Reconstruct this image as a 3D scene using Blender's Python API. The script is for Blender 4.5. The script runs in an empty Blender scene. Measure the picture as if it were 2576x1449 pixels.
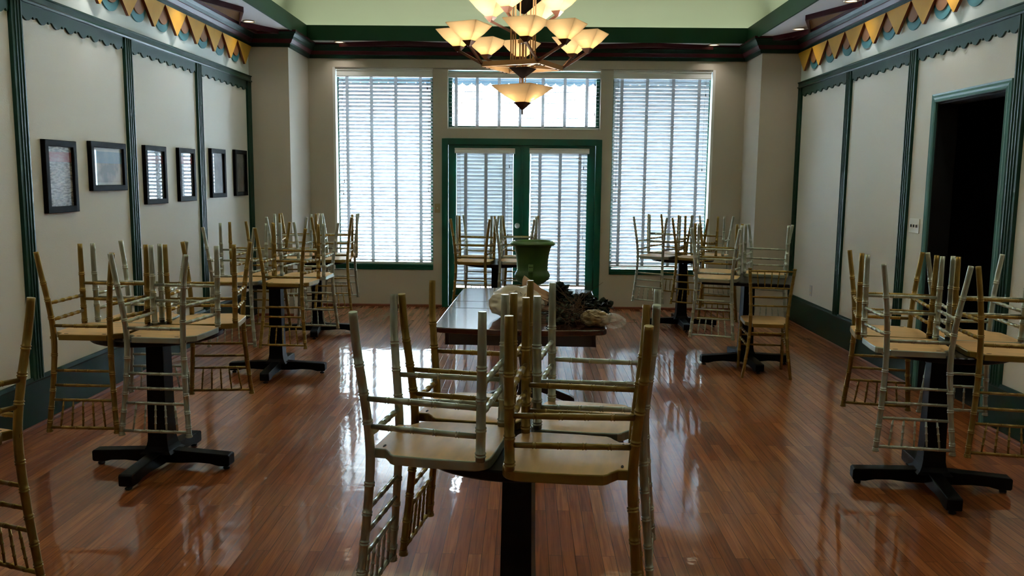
import bpy, bmesh, math, random
from mathutils import Vector, Matrix
random.seed(7)
SC = bpy.context.scene
COL = SC.collection
PI = math.pi

# ------------------------------------------------------------------ camera
CAM_Z = 1.59
def make_camera():
    f, pitch, yaw, roll = 2107.07, 0.1282, -0.0157, 0.0103
    cy, sy, cp, sp = math.cos(yaw), math.sin(yaw), math.cos(pitch), math.sin(pitch)
    F = Vector((sy*cp, cy*cp, -sp)); R = Vector((cy, -sy, 0)); U = R.cross(F)
    c, s = math.cos(roll), math.sin(roll)
    R2 = c*R + s*U; U2 = -s*R + c*U
    cd = bpy.data.cameras.new('camera'); co = bpy.data.objects.new('camera', cd); COL.objects.link(co)
    cd.sensor_width = 36; cd.lens = 36*f/2576; cd.clip_start = .05; cd.clip_end = 200
    m = Matrix.Identity(4)
    for i in range(3):
        m[i][0] = R2[i]; m[i][1] = U2[i]; m[i][2] = -F[i]
    m[2][3] = CAM_Z
    co.matrix_world = m
    SC.camera = co
make_camera()

# ------------------------------------------------------------------ world, exposure, lights of the place
SC.view_settings.view_transform = 'Standard'
SC.view_settings.look = 'None'
SC.view_settings.gamma = 1.0
SC.view_settings.use_curve_mapping = False
SC.view_settings.exposure = 1.0
SC.cycles.max_bounces = 10
SC.cycles.diffuse_bounces = 5
SC.cycles.glossy_bounces = 5
SC.cycles.transparent_max_bounces = 16
SC.cycles.caustics_reflective = False
SC.cycles.caustics_refractive = False
SC.cycles.sample_clamp_indirect = 12.0
SKY = 26.0
w = bpy.data.worlds.new('overcast_sky'); SC.world = w; w.use_nodes = True
bg = w.node_tree.nodes['Background']; bg.inputs[0].default_value = (.82, .91, 1.0, 1); bg.inputs[1].default_value = SKY

XL, XR, YB, YF = -3.117, 3.08, 10.393, -3.4      # room walls
YPL, YPR, XPL, XPR = 9.54, 9.72, -2.67, 2.635    # pilasters
ZS, ZC = 3.2, 3.75                               # soffit, tray ceiling
XT0, XT1, YT, YT0 = -2.606, 2.56, 10.06, -2.6    # tray edge
TT = 0.7665                                      # round table height

def light(name, kind, loc, energy, color=(1, 1, 1), rot=None, **kw):
    d = bpy.data.lights.new(name, kind); d.energy = energy; d.color = color
    for k, v in kw.items(): setattr(d, k, v)
    o = bpy.data.objects.new(name, d); COL.objects.link(o); o.location = loc
    if rot: o.rotation_euler = rot
    return o
# sampling portals in the window openings (they emit nothing themselves)
for nm, x0, x1, z0, z1 in (('left', -2.33, -1.15, .6, 2.9), ('transom', -.97, .89, 2.2, 2.85), ('right', 1.05, 2.23, .55, 2.9), ('door_l', -.88, -.15, .25, 1.9), ('door_r', .04, .76, .25, 1.9)):
    o = light('window_portal_'+nm, 'AREA', ((x0+x1)/2, YB+.16, (z0+z1)/2), 1, rot=(-PI/2, 0, 0), shape='RECTANGLE', size=x1-x0, size_y=z1-z0)
    o.data.cycles.is_portal = True
# cove tubes hidden behind the tray fascia wash the ceiling
COVE = (.97, 1.0, .88)
for nm, loc, sx, sy, e in (('back', (0, YT+.10, ZS+.06), 5.4, .05, 2.8), ('left', (XT0-.10, 3.75, ZS+.06), .05, 12.7, 5.5), ('right', (XT1+.10, 3.75, ZS+.06), .05, 12.7, 5.5)):
    light('cove_tube_light_'+nm, 'AREA', loc, e, COVE, rot=(PI, 0, 0), shape='RECTANGLE', size=sx, size_y=sy)
# recessed downlights of the soffit
DOWN = (1.0, .95, .88)

# ------------------------------------------------------------------ helpers
def lin(c):
    return tuple(((v/255)/12.92 if v/255 <= .04045 else ((v/255+.055)/1.055)**2.4) for v in c)
def mat(name, rgb, rough=.5, metal=0, spec=.5, bump=0, bscale=60, vary=0, vscale=4, coat=0, trans=0, emit=None, estr=0, stretch=None):
    m = bpy.data.materials.new(name); m.use_nodes = True
    nt = m.node_tree; b = nt.nodes['Principled BSDF']
    c = lin(rgb)+(1,)
    b.inputs['Base Color'].default_value = c; b.inputs['Roughness'].default_value = rough
    b.inputs['Metallic'].default_value = metal; b.inputs['Specular IOR Level'].default_value = spec
    b.inputs['Coat Weight'].default_value = coat; b.inputs['Coat Roughness'].default_value = .08
    if emit: b.inputs['Emission Color'].default_value = lin(emit)+(1,); b.inputs['Emission Strength'].default_value = estr
    if bump or vary:
        tc = nt.nodes.new('ShaderNodeTexCoord'); src = tc.outputs['Object']
        if stretch:
            mp = nt.nodes.new('ShaderNodeMapping'); mp.inputs['Scale'].default_value = stretch
            nt.links.new(src, mp.inputs[0]); src = mp.outputs[0]
        if bump:
            n = nt.nodes.new('ShaderNodeTexNoise'); n.inputs['Scale'].default_value = bscale; n.inputs['Detail'].default_value = 3
            nt.links.new(src, n.inputs['Vector'])
            bp = nt.nodes.new('ShaderNodeBump'); bp.inputs['Strength'].default_value = bump; bp.inputs['Distance'].default_value = .004
            nt.links.new(n.outputs[0], bp.inputs['Height']); nt.links.new(bp.outputs[0], b.inputs['Normal'])
        if vary:
            n2 = nt.nodes.new('ShaderNodeTexNoise'); n2.inputs['Scale'].default_value = vscale; n2.inputs['Detail'].default_value = 5
            nt.links.new(src, n2.inputs['Vector'])
            r = nt.nodes.new('ShaderNodeValToRGB'); r.color_ramp.elements[0].position = .3; r.color_ramp.elements[1].position = .7
            r.color_ramp.elements[0].color = tuple(v*(1-vary) for v in c[:3])+(1,)
            r.color_ramp.elements[1].color = tuple(min(1, v*(1+vary)) for v in c[:3])+(1,)
            nt.links.new(n2.outputs[0], r.inputs[0]); nt.links.new(r.outputs[0], b.inputs['Base Color'])
    return m
def mix_shader(name, build):
    m = bpy.data.materials.new(name); m.use_nodes = True
    nt = m.node_tree; nt.nodes.clear(); out = nt.nodes.new('ShaderNodeOutputMaterial')
    nt.links.new(build(nt), out.inputs[0]); return m
def link_obj(name, me, parent=None):
    o = bpy.data.objects.new(name, me); COL.objects.link(o)
    if parent is not None: o.parent = parent
    return o
class MB:
    def __init__(s): s.v = []; s.f = []; s.mi = []; s.sm = []
    def add(s, vs, fs, mi=0, smooth=False):
        k = len(s.v); s.v += [tuple(p) for p in vs]
        for f in fs: s.f.append([i+k for i in f]); s.mi.append(mi); s.sm.append(smooth)
        return s
    def box(s, x0, x1, y0, y1, z0, z1, mi=0):
        x0, x1 = min(x0, x1), max(x0, x1); y0, y1 = min(y0, y1), max(y0, y1); z0, z1 = min(z0, z1), max(z0, z1)
        v = [(x0,y0,z0),(x1,y0,z0),(x1,y1,z0),(x0,y1,z0),(x0,y0,z1),(x1,y0,z1),(x1,y1,z1),(x0,y1,z1)]
        return s.add(v, [(0,3,2,1),(4,5,6,7),(0,1,5,4),(1,2,6,5),(2,3,7,6),(3,0,4,7)], mi)
    def prism(s, poly, T, mi_cap=0, mi_side=0, smooth=False):
        """poly: list of 2-D points; T(a, b, t) -> 3-D with t 0/1 the two caps"""
        n = len(poly)
        v = [T(a, b, 0) for a, b in poly]+[T(a, b, 1) for a, b in poly]
        s.add(v, [list(range(n))[::-1], list(range(n, 2*n))], mi_cap)
        s.add(v, [(i, (i+1) % n, n+(i+1) % n, n+i) for i in range(n)], mi_side, smooth)
        return s
    def tube(s, pts, rad, n=10, mi=0, caps=True):
        pts = [Vector(p) for p in pts]; m = len(pts)
        rad = rad if isinstance(rad, (list, tuple)) else [rad]*m
        t0 = (pts[1]-pts[0]).normalized()
        up = Vector((0, 0, 1)) if abs(t0.z) < .9 else Vector((1, 0, 0))
        a = t0.cross(up).normalized(); vs = []
        for i in range(m):
            t = (pts[min(i+1, m-1)]-pts[max(i-1, 0)]).normalized()
            a = (a-t*a.dot(t)).normalized(); b = t.cross(a)
            for k in range(n):
                q = 2*PI*k/n; vs.append(pts[i]+(a*math.cos(q)+b*math.sin(q))*rad[i])
        fs = [(i*n+k, i*n+(k+1) % n, (i+1)*n+(k+1) % n, (i+1)*n+k) for i in range(m-1) for k in range(n)]
        s.add(vs, fs, mi, True)
        if caps: s.add(vs[:n], [list(range(n))[::-1]], mi); s.add(vs[-n:], [list(range(n))], mi)
        return s
    def lathe(s, prof, n=32, c=(0, 0, 0), mi=0, smooth=True):
        m = len(prof); vs = []
        for r, z in prof:
            for k in range(n):
                q = 2*PI*k/n; vs.append((c[0]+r*math.cos(q), c[1]+r*math.sin(q), c[2]+z))
        s.add(vs, [(i*n+k, i*n+(k+1) % n, (i+1)*n+(k+1) % n, (i+1)*n+k) for i in range(m-1) for k in range(n)], mi, smooth)
        return s
    def build(s, name, mats, parent=None, bevel=0, seg=2):
        me = bpy.data.meshes.new(name); me.from_pydata(s.v, [], s.f)
        for m in (mats if isinstance(mats, (list, tuple)) else [mats]): me.materials.append(m)
        for p, mi, sm in zip(me.polygons, s.mi, s.sm): p.material_index = mi; p.use_smooth = sm
        bm = bmesh.new(); bm.from_mesh(me)
        bmesh.ops.remove_doubles(bm, verts=bm.verts, dist=1e-5)
        bmesh.ops.recalc_face_normals(bm, faces=bm.faces)
        if bevel:
            es = [e for e in bm.edges if len(e.link_faces) == 2 and e.calc_face_angle(0) > .6]
            bmesh.ops.bevel(bm, geom=es, offset=bevel, segments=seg, affect='EDGES', profile=.5, clamp_overlap=True)
        bm.to_mesh(me); bm.free(); me.update()
        return link_obj(name, me, parent)
def empty(name, loc, rot=(0, 0, 0)):
    o = bpy.data.objects.new(name, None); COL.objects.link(o); o.location = loc; o.rotation_euler = rot
    o.empty_display_size = .05; return o
def tag(o, label, cat=None, group=None, kind=None):
    o['label'] = label
    if cat: o['category'] = cat
    if group: o['group'] = group
    if kind: o['kind'] = kind
    return o
def struct(o, label): return tag(o, label, kind='structure')
def copy_tree(o, parent=None):
    c = o.copy(); COL.objects.link(c)
    if parent is not None: c.parent = parent
    for ch in list(o.children): copy_tree(ch, c)
    return c
ORD = ['first', 'second', 'third', 'fourth', 'fifth', 'sixth', 'seventh', 'eighth', 'ninth', 'tenth', 'eleventh', 'twelfth']

# ------------------------------------------------------------------ materials
M_wall = mat('wall_paint_cream', (230, 225, 216), .85, bump=.25, bscale=140)
M_back = mat('back_wall_backlit_shade', (196, 185, 168), .85, bump=.2, bscale=140)  # darker than the other walls: backlit shade painted into the colour
M_frieze = mat('frieze_paint_white', (226, 232, 228), .8)
M_soffit = mat('soffit_paint_white', (205, 200, 198), .8)
M_ceil = mat('tray_ceiling_pale_green', (208, 218, 188), .9)
M_green = mat('trim_green_gloss', (16, 55, 40), .38, vary=.06, spec=.3)
M_dgreen = mat('trim_dark_green', (10, 44, 30), .45, spec=.22)
M_fascia = mat('fascia_green', (15, 60, 31), .5, spec=.25)
M_maroon = mat('trim_maroon', (66, 11, 20), .45, spec=.25)
M_brown = mat('soffit_brown', (128, 88, 40), .5)
M_door = mat('door_green', (8, 84, 66), .3)
M_casing = mat('casing_green_bluish_reflection', (84, 130, 128), .35)  # bluish reflection on the green casing is put into its colour
M_white = mat('blind_white', (232, 232, 228), .5)
M_chrome = mat('chrome', (214, 214, 208), .3, metal=.5)
M_plate = mat('switch_plate_ivory', (216, 206, 180), .4)
M_dark = mat('dark_slot', (18, 16, 14), .7)
M_shoe = mat('shoe_moulding_wood', (120, 62, 34), .35, vary=.15, vscale=8)
M_black_wood = mat('pedestal_black_wood', (9, 7, 6), .45, vary=.1, spec=.14)
M_top_dark = mat('tabletop_dark_laminate', (20, 13, 10), .35, spec=.25)
M_gold = mat('chair_gold_paint', (152, 124, 62), .36, metal=.75, vary=.10, vscale=14)
M_bronzegold = mat('chair_antique_gold_paint', (168, 124, 64), .4, metal=.6, vary=.10, vscale=14)
M_silver = mat('chair_silver_paint', (176, 178, 160), .34, metal=.75, vary=.07, vscale=14)
M_seatunder = mat('chair_seat_underside_tan', (238, 188, 126), .4, vary=.14, vscale=5, stretch=(1, 4, 1), bump=.05)
def glass_build(nt):
    t = nt.nodes.new('ShaderNodeBsdfTransparent'); g = nt.nodes.new('ShaderNodeBsdfGlossy'); g.inputs['Roughness'].default_value = .02
    t.inputs[0].default_value = (.94, .97, .96, 1)
    fr = nt.nodes.new('ShaderNodeFresnel'); fr.inputs[0].default_value = 1.45
    mx = nt.nodes.new('ShaderNodeMixShader'); nt.links.new(fr.outputs[0], mx.inputs[0]); nt.links.new(t.outputs[0], mx.inputs[1]); nt.links.new(g.outputs[0], mx.inputs[2])
    return mx.outputs[0]
M_glass = mix_shader('window_glass', glass_build)
def slat_build(nt):
    d = nt.nodes.new('ShaderNodeBsdfDiffuse'); d.inputs[0].default_value = lin((196, 198, 198))+(1,)
    t = nt.nodes.new('ShaderNodeBsdfTranslucent'); t.inputs[0].default_value = lin((215, 225, 232))+(1,)
    mx = nt.nodes.new('ShaderNodeMixShader'); mx.inputs[0].default_value = .17
    nt.links.new(d.outputs[0], mx.inputs[1]); nt.links.new(t.outputs[0], mx.inputs[2]); return mx.outputs[0]
M_slat = mix_shader('blind_slat_vinyl', slat_build)
def tape_build(nt):
    d = nt.nodes.new('ShaderNodeBsdfDiffuse'); d.inputs[0].default_value = lin((206, 204, 200))+(1,)
    t = nt.nodes.new('ShaderNodeBsdfTranslucent'); t.inputs[0].default_value = lin((190, 190, 192))+(1,)
    mx = nt.nodes.new('ShaderNodeMixShader'); mx.inputs[0].default_value = .6
    nt.links.new(d.outputs[0], mx.inputs[1]); nt.links.new(t.outputs[0], mx.inputs[2]); return mx.outputs[0]
M_tape = mix_shader('blind_tape_cloth', tape_build)

def floor_material():
    m = bpy.data.materials.new('floor_oak_planks'); m.use_nodes = True
    nt = m.node_tree; L = nt.links.new; N = nt.nodes.new; b = nt.nodes['Principled BSDF']
    tc = N('ShaderNodeTexCoord'); mp = N('ShaderNodeMapping'); mp.inputs['Rotation'].default_value = (0, 0, PI/2)
    L(tc.outputs['Object'], mp.inputs[0])
    br = N('ShaderNodeTexBrick'); br.offset = .37; br.offset_frequency = 2; br.squash = 1
    br.inputs['Scale'].default_value = 1; br.inputs['Brick Width'].default_value = .78; br.inputs['Row Height'].default_value = .057
    br.inputs['Mortar Size'].default_value = .0011; br.inputs['Mortar Smooth'].default_value = .2; br.inputs['Bias'].default_value = 0
    br.inputs['Color1'].default_value = (0, 0, 0, 1); br.inputs['Color2'].default_value = (1, 1, 1, 1); br.inputs['Mortar'].default_value = (.5, .5, .5, 1)
    L(mp.outputs[0], br.inputs['Vector'])
    r = N('ShaderNodeValToRGB'); e = r.color_ramp.elements
    e[0].position = 0; e[0].color = lin((146, 80, 40))+(1,); e[1].position = 1; e[1].color = lin((188, 114, 64))+(1,)
    k = r.color_ramp.elements.new(.5); k.color = lin((166, 95, 50))+(1,)
    L(br.outputs['Color'], r.inputs[0])
    # grain
    g = N('ShaderNodeMapping'); g.inputs['Scale'].default_value = (55, 2.2, 1); L(tc.outputs['Object'], g.inputs[0])
    add = N('ShaderNodeVectorMath'); add.operation = 'ADD'; L(g.outputs[0], add.inputs[0])
    sc = N('ShaderNodeVectorMath'); sc.operation = 'SCALE'; sc.inputs['Scale'].default_value = 37; L(br.outputs['Color'], sc.inputs[0]); L(sc.outputs[0], add.inputs[1])
    n = N('ShaderNodeTexNoise'); n.inputs['Scale'].default_value = 1; n.inputs['Detail'].default_value = 6; n.inputs['Distortion'].default_value = 1.2; L(add.outputs[0], n.inputs['Vector'])
    gr = N('ShaderNodeValToRGB'); gr.color_ramp.elements[0].position = .35; gr.color_ramp.elements[0].color = (.62, .56, .52, 1); gr.color_ramp.elements[1].position = .62; gr.color_ramp.elements[1].color = (1.06, 1.04, 1.02, 1)
    L(n.outputs[0], gr.inputs[0])
    mx = N('ShaderNodeMix'); mx.data_type = 'RGBA'; mx.blend_type = 'MULTIPLY'; mx.inputs[0].default_value = 1
    L(r.outputs[0], mx.inputs[6]); L(gr.outputs[0], mx.inputs[7])
    seam = N('ShaderNodeMix'); seam.data_type = 'RGBA'; L(br.outputs['Fac'], seam.inputs[0]); L(mx.outputs[2], seam.inputs[6]); seam.inputs[7].default_value = lin((52, 26, 14))+(1,)
    L(seam.outputs[2], b.inputs['Base Color'])
    b.inputs['Roughness'].default_value = .4; b.inputs['Specular IOR Level'].default_value = .15
    b.inputs['Coat Weight'].default_value = 1; b.inputs['Coat Roughness'].default_value = .05; b.inputs['Coat IOR'].default_value = 1.65
    # slightly cupped boards and worn finish make the reflections waver
    wn = N('ShaderNodeTexNoise'); wn.inputs['Scale'].default_value = 7; wn.inputs['Detail'].default_value = 3; L(tc.outputs['Object'], wn.inputs['Vector'])
    b1 = N('ShaderNodeBump'); b1.inputs['Strength'].default_value = .06; b1.inputs['Distance'].default_value = .02; L(wn.outputs[0], b1.inputs['Height'])
    inv = N('ShaderNodeMath'); inv.operation = 'SUBTRACT'; inv.inputs[0].default_value = 1; L(br.outputs['Fac'], inv.inputs[1])
    b2 = N('ShaderNodeBump'); b2.inputs['Strength'].default_value = .12; b2.inputs['Distance'].default_value = .002; L(inv.outputs[0], b2.inputs['Height']); L(b1.outputs[0], b2.inputs['Normal'])
    L(b2.outputs[0], b.inputs['Normal']); L(b2.outputs[0], b.inputs['Coat Normal'])
    return m
M_floor = floor_material()

# ------------------------------------------------------------------ setting: shell
struct(MB().box(XL-.15, XR+.15, YF-.15, YB+.2, -.1, 0).build('floor', M_floor), 'glossy reddish brown oak strip floor')
struct(MB().box(XL-.15, XL, YF-.15, YB, 0, 2.66).box(XL-.15, XL, YF-.15, YB, 2.66, 3.9, 1).build('wall_left', [M_wall, M_frieze]), 'cream left wall with white frieze above the green rail')
DY0, DY1, DZ = 5.535, 6.462, 2.2        # dark doorway in the right wall
wr = MB()
wr.box(XR, XR+.15, YF-.15, DY0, 0, 2.66); wr.box(XR, XR+.15, DY1, YB, 0, 2.66); wr.box(XR, XR+.15, DY0, DY1, DZ, 2.66)
wr.box(XR, XR+.15, YF-.15, YB, 2.66, 3.9, 1)
struct(wr.build('wall_right', [M_wall, M_frieze]), 'cream right wall with a dark doorway and white frieze')
struct(MB().box(XL-.15, XR+.15, YF-.15, YF, 0, 3.9).build('wall_front', M_wall), 'cream wall behind the viewer')
# back wall: one wide recess that holds the three windows, door opening below the transom
WX0, WX1, WZT = -2.373, 2.269, 2.93
wb = MB()
wb.box(XL-.15, WX0, YB, YB+.2, 0, 3.9); wb.box(WX1, XR+.15, YB, YB+.2, 0, 3.9); wb.box(WX0, WX1, YB, YB+.2, WZT, 3.9)
wb.box(WX0, -1.04, YB, YB+.2, 0, .50); wb.box(.92, WX1, YB, YB+.2, 0, .47)
wb.box(-1.15, -1.04, YB, YB+.2, .5, 2.09); wb.box(.92, 1.04, YB, YB+.2, .47, 2.09)
wb.box(-1.15, -.97, YB+.03, YB+.2, 2.09, WZT); wb.box(.89, 1.04, YB+.03, YB+.2, 2.09, WZT)
wb.box(-1.15, -.97, YB, YB+.03, 2.09, 2.90); wb.box(.89, 1.04, YB, YB+.03, 2.09, 2.90)
wb.box(-.97, .89, YB, YB+.2, 2.085, 2.205)
struct(wb.build('wall_back', M_back), 'cream back wall with backlit shade painted in, around the windows and glass doors')
struct(MB().box(XL, XPL, YPL, YB, 0, 3.3).build('wall_pilaster', M_back), 'cream wall projection with painted-in backlit shade in the back corner left of the windows')
struct(MB().box(XPR, XR, YPR, YB, 0, 3.3).build('wall_pilaster', M_back), 'cream wall projection with painted-in backlit shade in the back corner right of the windows')
# soffit, tray ceiling and fascia
so = MB()
so.box(XL, XT0-.18, YF, YB, ZS, ZS+.04); so.box(XT1+.18, XR, YF, YB, ZS, ZS+.04); so.box(XT0-.18, XT1+.18, YT+.18, YB, ZS, ZS+.04); so.box(XT0-.18, XT1+.18, YF, YT0-.18, ZS, ZS+.04)
so.box(XT0-.18, XT0, YT0-.18, YT+.18, ZS, ZS+.04); so.box(XT1, XT1+.18, YT0-.18, YT+.18, ZS, ZS+.04); so.box(XT0, XT1, YT, YT+.18, ZS, ZS+.04); so.box(XT0, XT1, YT0-.18, YT0, ZS, ZS+.04)
struct(so.build('ceiling_soffit', M_soffit), 'white soffit strip around the raised ceiling')
struct(MB().box(XL-.15, XR+.15, YF-.15, YB+.2, ZC, ZC+.1).build('ceiling', M_ceil), 'pale green raised tray ceiling washed by hidden cove light')
fa = MB()
FT = .02
fa.box(XT0, XT0+FT, YT0+FT, YT-FT, ZS-.012, ZS+.16); fa.box(XT1-FT, XT1, YT0+FT, YT-FT, ZS-.012, ZS+.16); fa.box(XT0, XT1, YT-FT, YT, ZS-.012, ZS+.16); fa.box(XT0, XT1, YT0, YT0+FT, ZS-.012, ZS+.16)
struct(fa.build('trim_1', M_fascia), 'green fascia board around the raised ceiling')
# curved cove from the ledge behind the fascia up to the ceiling
cr = .34; cpf = [(0, ZS+.04), (0, ZC-cr)]+[(cr-cr*math.cos(PI/2*q/8), ZC-cr+cr*math.sin(PI/2*q/8)) for q in range(1, 9)]
cvp = [(XT0-.18, YT0-.18), (XT0-.18, YT+.18), (XT1+.18, YT+.18), (XT1+.18, YT0-.18)]
def cove_mesh():
    mb = MB(); rings = []
    sg = [(1, 1), (1, -1), (-1, -1), (-1, 1)]
    for (px, py), (dx, dy) in zip(cvp, sg): rings.append([(px+dx*o, py+dy*o, z) for o, z in cpf])
    for i in range(4):
        j = (i+1) % 4
        for k in range(len(cpf)-1): mb.add([rings[i][k], rings[j][k], rings[j][k+1], rings[i][k+1]], [(0, 1, 2, 3)], 0, True)
    return mb.build('ceiling_cove', M_ceil)
struct(cove_mesh(), 'pale green curved cove around the raised ceiling')
# dark room behind the doorway
M_void = mat('hallway_painted_darkness', (6, 6, 6), .9)  # black colour stands in for the darkness inside the doorway
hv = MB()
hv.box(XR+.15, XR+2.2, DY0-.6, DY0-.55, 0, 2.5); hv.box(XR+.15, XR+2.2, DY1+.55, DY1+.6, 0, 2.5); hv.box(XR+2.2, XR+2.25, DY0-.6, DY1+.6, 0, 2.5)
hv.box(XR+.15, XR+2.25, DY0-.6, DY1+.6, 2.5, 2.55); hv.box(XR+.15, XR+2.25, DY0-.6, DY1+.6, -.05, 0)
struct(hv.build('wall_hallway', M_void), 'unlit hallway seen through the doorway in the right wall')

# ------------------------------------------------------------------ cornice
def sweep(path, prof, mats_idx, name, mats):
    """path: plan polyline with the room on its right-hand side; prof: (offset, z)"""
    P = [Vector((a, b)) for a, b in path]; n = len(P); mb = MB(); rings = []
    for i in range(n):
        d0 = (P[i]-P[i-1]).normalized() if i else (P[1]-P[0]).normalized()
        d1 = (P[i+1]-P[i]).normalized() if i < n-1 else d0
        n0, n1 = Vector((d0.y, -d0.x)), Vector((d1.y, -d1.x))
        b = (n0+n1); b = b/max(.2, b.dot(n0)) if b.length > 1e-6 else n0
        rings.append([(P[i].x+b.x*o, P[i].y+b.y*o, z) for o, z in prof])
    for i in range(n-1):
        for k in range(len(prof)-1):
            mb.add([rings[i][k], rings[i][k+1], rings[i+1][k+1], rings[i+1][k]], [(0, 1, 2, 3)], mats_idx[k])
    return mb.build(name, mats)
ROOM = [(XL, YF), (XL, YPL), (XPL, YPL), (XPL, YB), (XPR, YB), (XPR, YPR), (XR, YPR), (XR, YF)]
prof = [(0, 3.03), (.028, 3.03), (.032, 3.062), (.044, 3.07), (.05, 3.074), (.07, 3.105), (.078, 3.11), (.088, 3.135), (.108, 3.162), (.118, 3.166), (.124, 3.18), (.124, ZS)]
struct(sweep(ROOM, prof, [0, 0, 0, 1, 1, 1, 0, 0, 0, 0, 2], 'trim_2', [M_dgreen, M_maroon, M_maroon]), 'dark green and maroon cornice moulding')
# triangular panels under the soffit
def soffit_triangle(idx, pts, label):
    P = [Vector(p) for p in pts]; c = sum(P, Vector((0, 0)))/len(P)
    e = empty('trim_%d' % idx, (c.x, c.y, ZS)); struct(e, label)
    # inner outline: offset of the edges by the board width
    n = len(P); area = sum(P[i].x*P[(i+1) % n].y-P[(i+1) % n].x*P[i].y for i in range(n)); sg = 1 if area > 0 else -1
    Q = []
    for i in range(n):
        d0 = (P[i]-P[i-1]).normalized(); d1 = (P[(i+1) % n]-P[i]).normalized()
        n0 = Vector((-d0.y, d0.x))*sg; n1 = Vector((-d1.y, d1.x))*sg
        b = n0+n1; b = b/max(.25, b.dot(n0)); Q.append(P[i]+b*.035)
    mb = MB()
    for i in range(n):
        j = (i+1) % n; q = [P[i]-c, P[j]-c, Q[j]-c, Q[i]-c]
        mb.prism([(p.x, p.y) for p in q], lambda a, b, t: (a, b, -.05*t))
    mb.build('frame_board', M_maroon, e)
    MB().prism([(p.x-c.x, p.y-c.y) for p in Q], lambda a, b, t: (a, b, -.012-.012*t)).build('infill_panel', M_brown, e)
ti = 20
for k in range(5):
    ya = 9.64-1.42*k; b = XL+.125; y1 = min(ya+.69, YPL-.13)
    pts = [(b, ya-.69), (XL+.40, ya), (b, y1)] if k else [(b, ya-.69), (XL+.345, YPL-.225), (XL+.385, YPL-.13), (b, y1)]
    soffit_triangle(ti, pts, 'maroon edged brown triangle under the left soffit, %s from the back' % ORD[k]); ti += 1
for k in range(5):
    ya = 9.84-1.42*k; b = XR-.125; y1 = min(ya+.69, YPR-.13)
    pts = [(b, ya-.69), (XR-.40, ya), (b, y1)] if k else [(b, ya-.69), (XR-.335, YPR-.19), (XR-.375, YPR-.13), (b, y1)]
    soffit_triangle(ti, pts, 'maroon edged brown triangle under the right soffit, %s from the back' % ORD[k]); ti += 1
for k in range(3):
    xa = -1.52+1.49*k
    soffit_triangle(ti, [(xa-.74, YB-.125), (xa, YB-.285), (xa+.74, YB-.125)], 'maroon edged triangle above the windows, %s from the left' % ORD[k]); ti += 1

# ------------------------------------------------------------------ rails, scalloped valances, posts, baseboards
def rail(side, x, s, y0, y1, idx):
    pr = [(0, 2.645), (.03, 2.645), (.038, 2.655), (.03, 2.662), (.024, 2.668), (.024, 2.70), (.034, 2.704), (.034, 2.712), (0, 2.712)]
    mb = MB().prism(pr, lambda a, b, t: (x+s*a, y0+(y1-y0)*t, b))
    struct(mb.build('trim_%d' % idx, M_green), 'green wall rail along the %s wall' % side)
rail('left', XL, 1, YF, YPL, 3); rail('right', XR, -1, YF, YPR, 4)
def valance(idx, x, s, y0, y1, label):
    n = max(2, round((y1-y0)/.158)); p = (y1-y0)/n; pts = [(y0, 2.648), (y0, 2.575)]
    for i in range(n):
        a = y0+i*p
        for j in range(9):
            q = j/8; pts.append((a+.012+(p-.05)*q, 2.572-.032*math.sin(PI*q)))
        for j in range(5):
            q = j/4; pts.append((a+p-.032+.026*q, 2.572-.014*math.sin(PI*q)))
    pts += [(y1, 2.575), (y1, 2.648)]
    mb = MB().prism(pts, lambda a, b, t: (x+s*.014*t, a, b))
    struct(mb.build('trim_%d' % idx, M_green), label)
def post(idx, x, s, y0, y1, label):
    w_ = y1-y0; c = .5*(y0+y1); pr = [(y0, 0), (y0, .024)]
    for k in (-1, 0, 1):
        a = c+k*w_*.27
        for q in range(7):
            t = PI*q/6; pr.append((a-w_*.10*math.cos(t), .026-.009*math.sin(t)))
    pr += [(y1, .024), (y1, 0)]
    mb = MB().prism(pr, lambda a, b, t: (x+s*b, a, .30+(2.648-.30)*t))
    struct(mb.build('trim_%d' % idx, M_green), label)
LP = [(5.125, 5.237), (6.564, 6.680), (7.982, 8.098), (9.42, YPL)]
for i, (a, b) in enumerate(LP): post(5+i, XL, 1, a, b, 'fluted green post on the left wall, %s from the back' % ORD[3-i])
for i, (a, b) in enumerate([(3.8, 5.125)]+[(LP[i][1], LP[i+1][0]) for i in range(3)]): valance(40+i, XL, 1, a, b, 'scalloped green valance under the left rail, %s from the back' % ORD[3-i])
RP = [(5.325, 5.44), (6.825, 6.946), (8.168, 8.287), (9.62, YPR)]
for i, (a, b) in enumerate(RP): post(10+i, XR, -1, a, b, 'fluted green post on the right wall, %s from the back' % ORD[3-i])
for i, (a, b) in enumerate([(RP[i][1], RP[i+1][0]) for i in range(3)]): valance(45+i, XR, -1, a, b, 'scalloped green valance under the right rail, %s from the back' % ORD[2-i])
valance(49, XR, -1, 3.9, 5.325, 'scalloped green valance under the right rail, nearest the viewer')
bp = [(0, 0), (.02, 0), (.02, .285), (.024, .295), (.016, .317), (0, .317)]
def baseboard(name, x, s, y0, y1, label):
    struct(MB().prism(bp, lambda a, b, t: (x+s*a, y0+(y1-y0)*t, b)).build(name, M_dgreen), label)
    o = MB().prism([(.02, 0), (.038, 0), (.036, .012), (.029, .019), (.02, .021)], lambda a, b, t: (x+s*a, y0+(y1-y0)*t, b)).build('shoe_moulding', M_shoe, None)
    return o
def shoe(name, x0, y0, x1, y1, label):
    d = Vector((x1-x0, y1-y0)).normalized(); nn = Vector((d.y, -d.x))
    struct(MB().prism([(0, 0), (.016, 0), (.014, .02), (0, .03)], lambda a, b, t: (x0+(x1-x0)*t+nn.x*a, y0+(y1-y0)*t+nn.y*a, b)).build(name, M_shoe), label)
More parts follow.
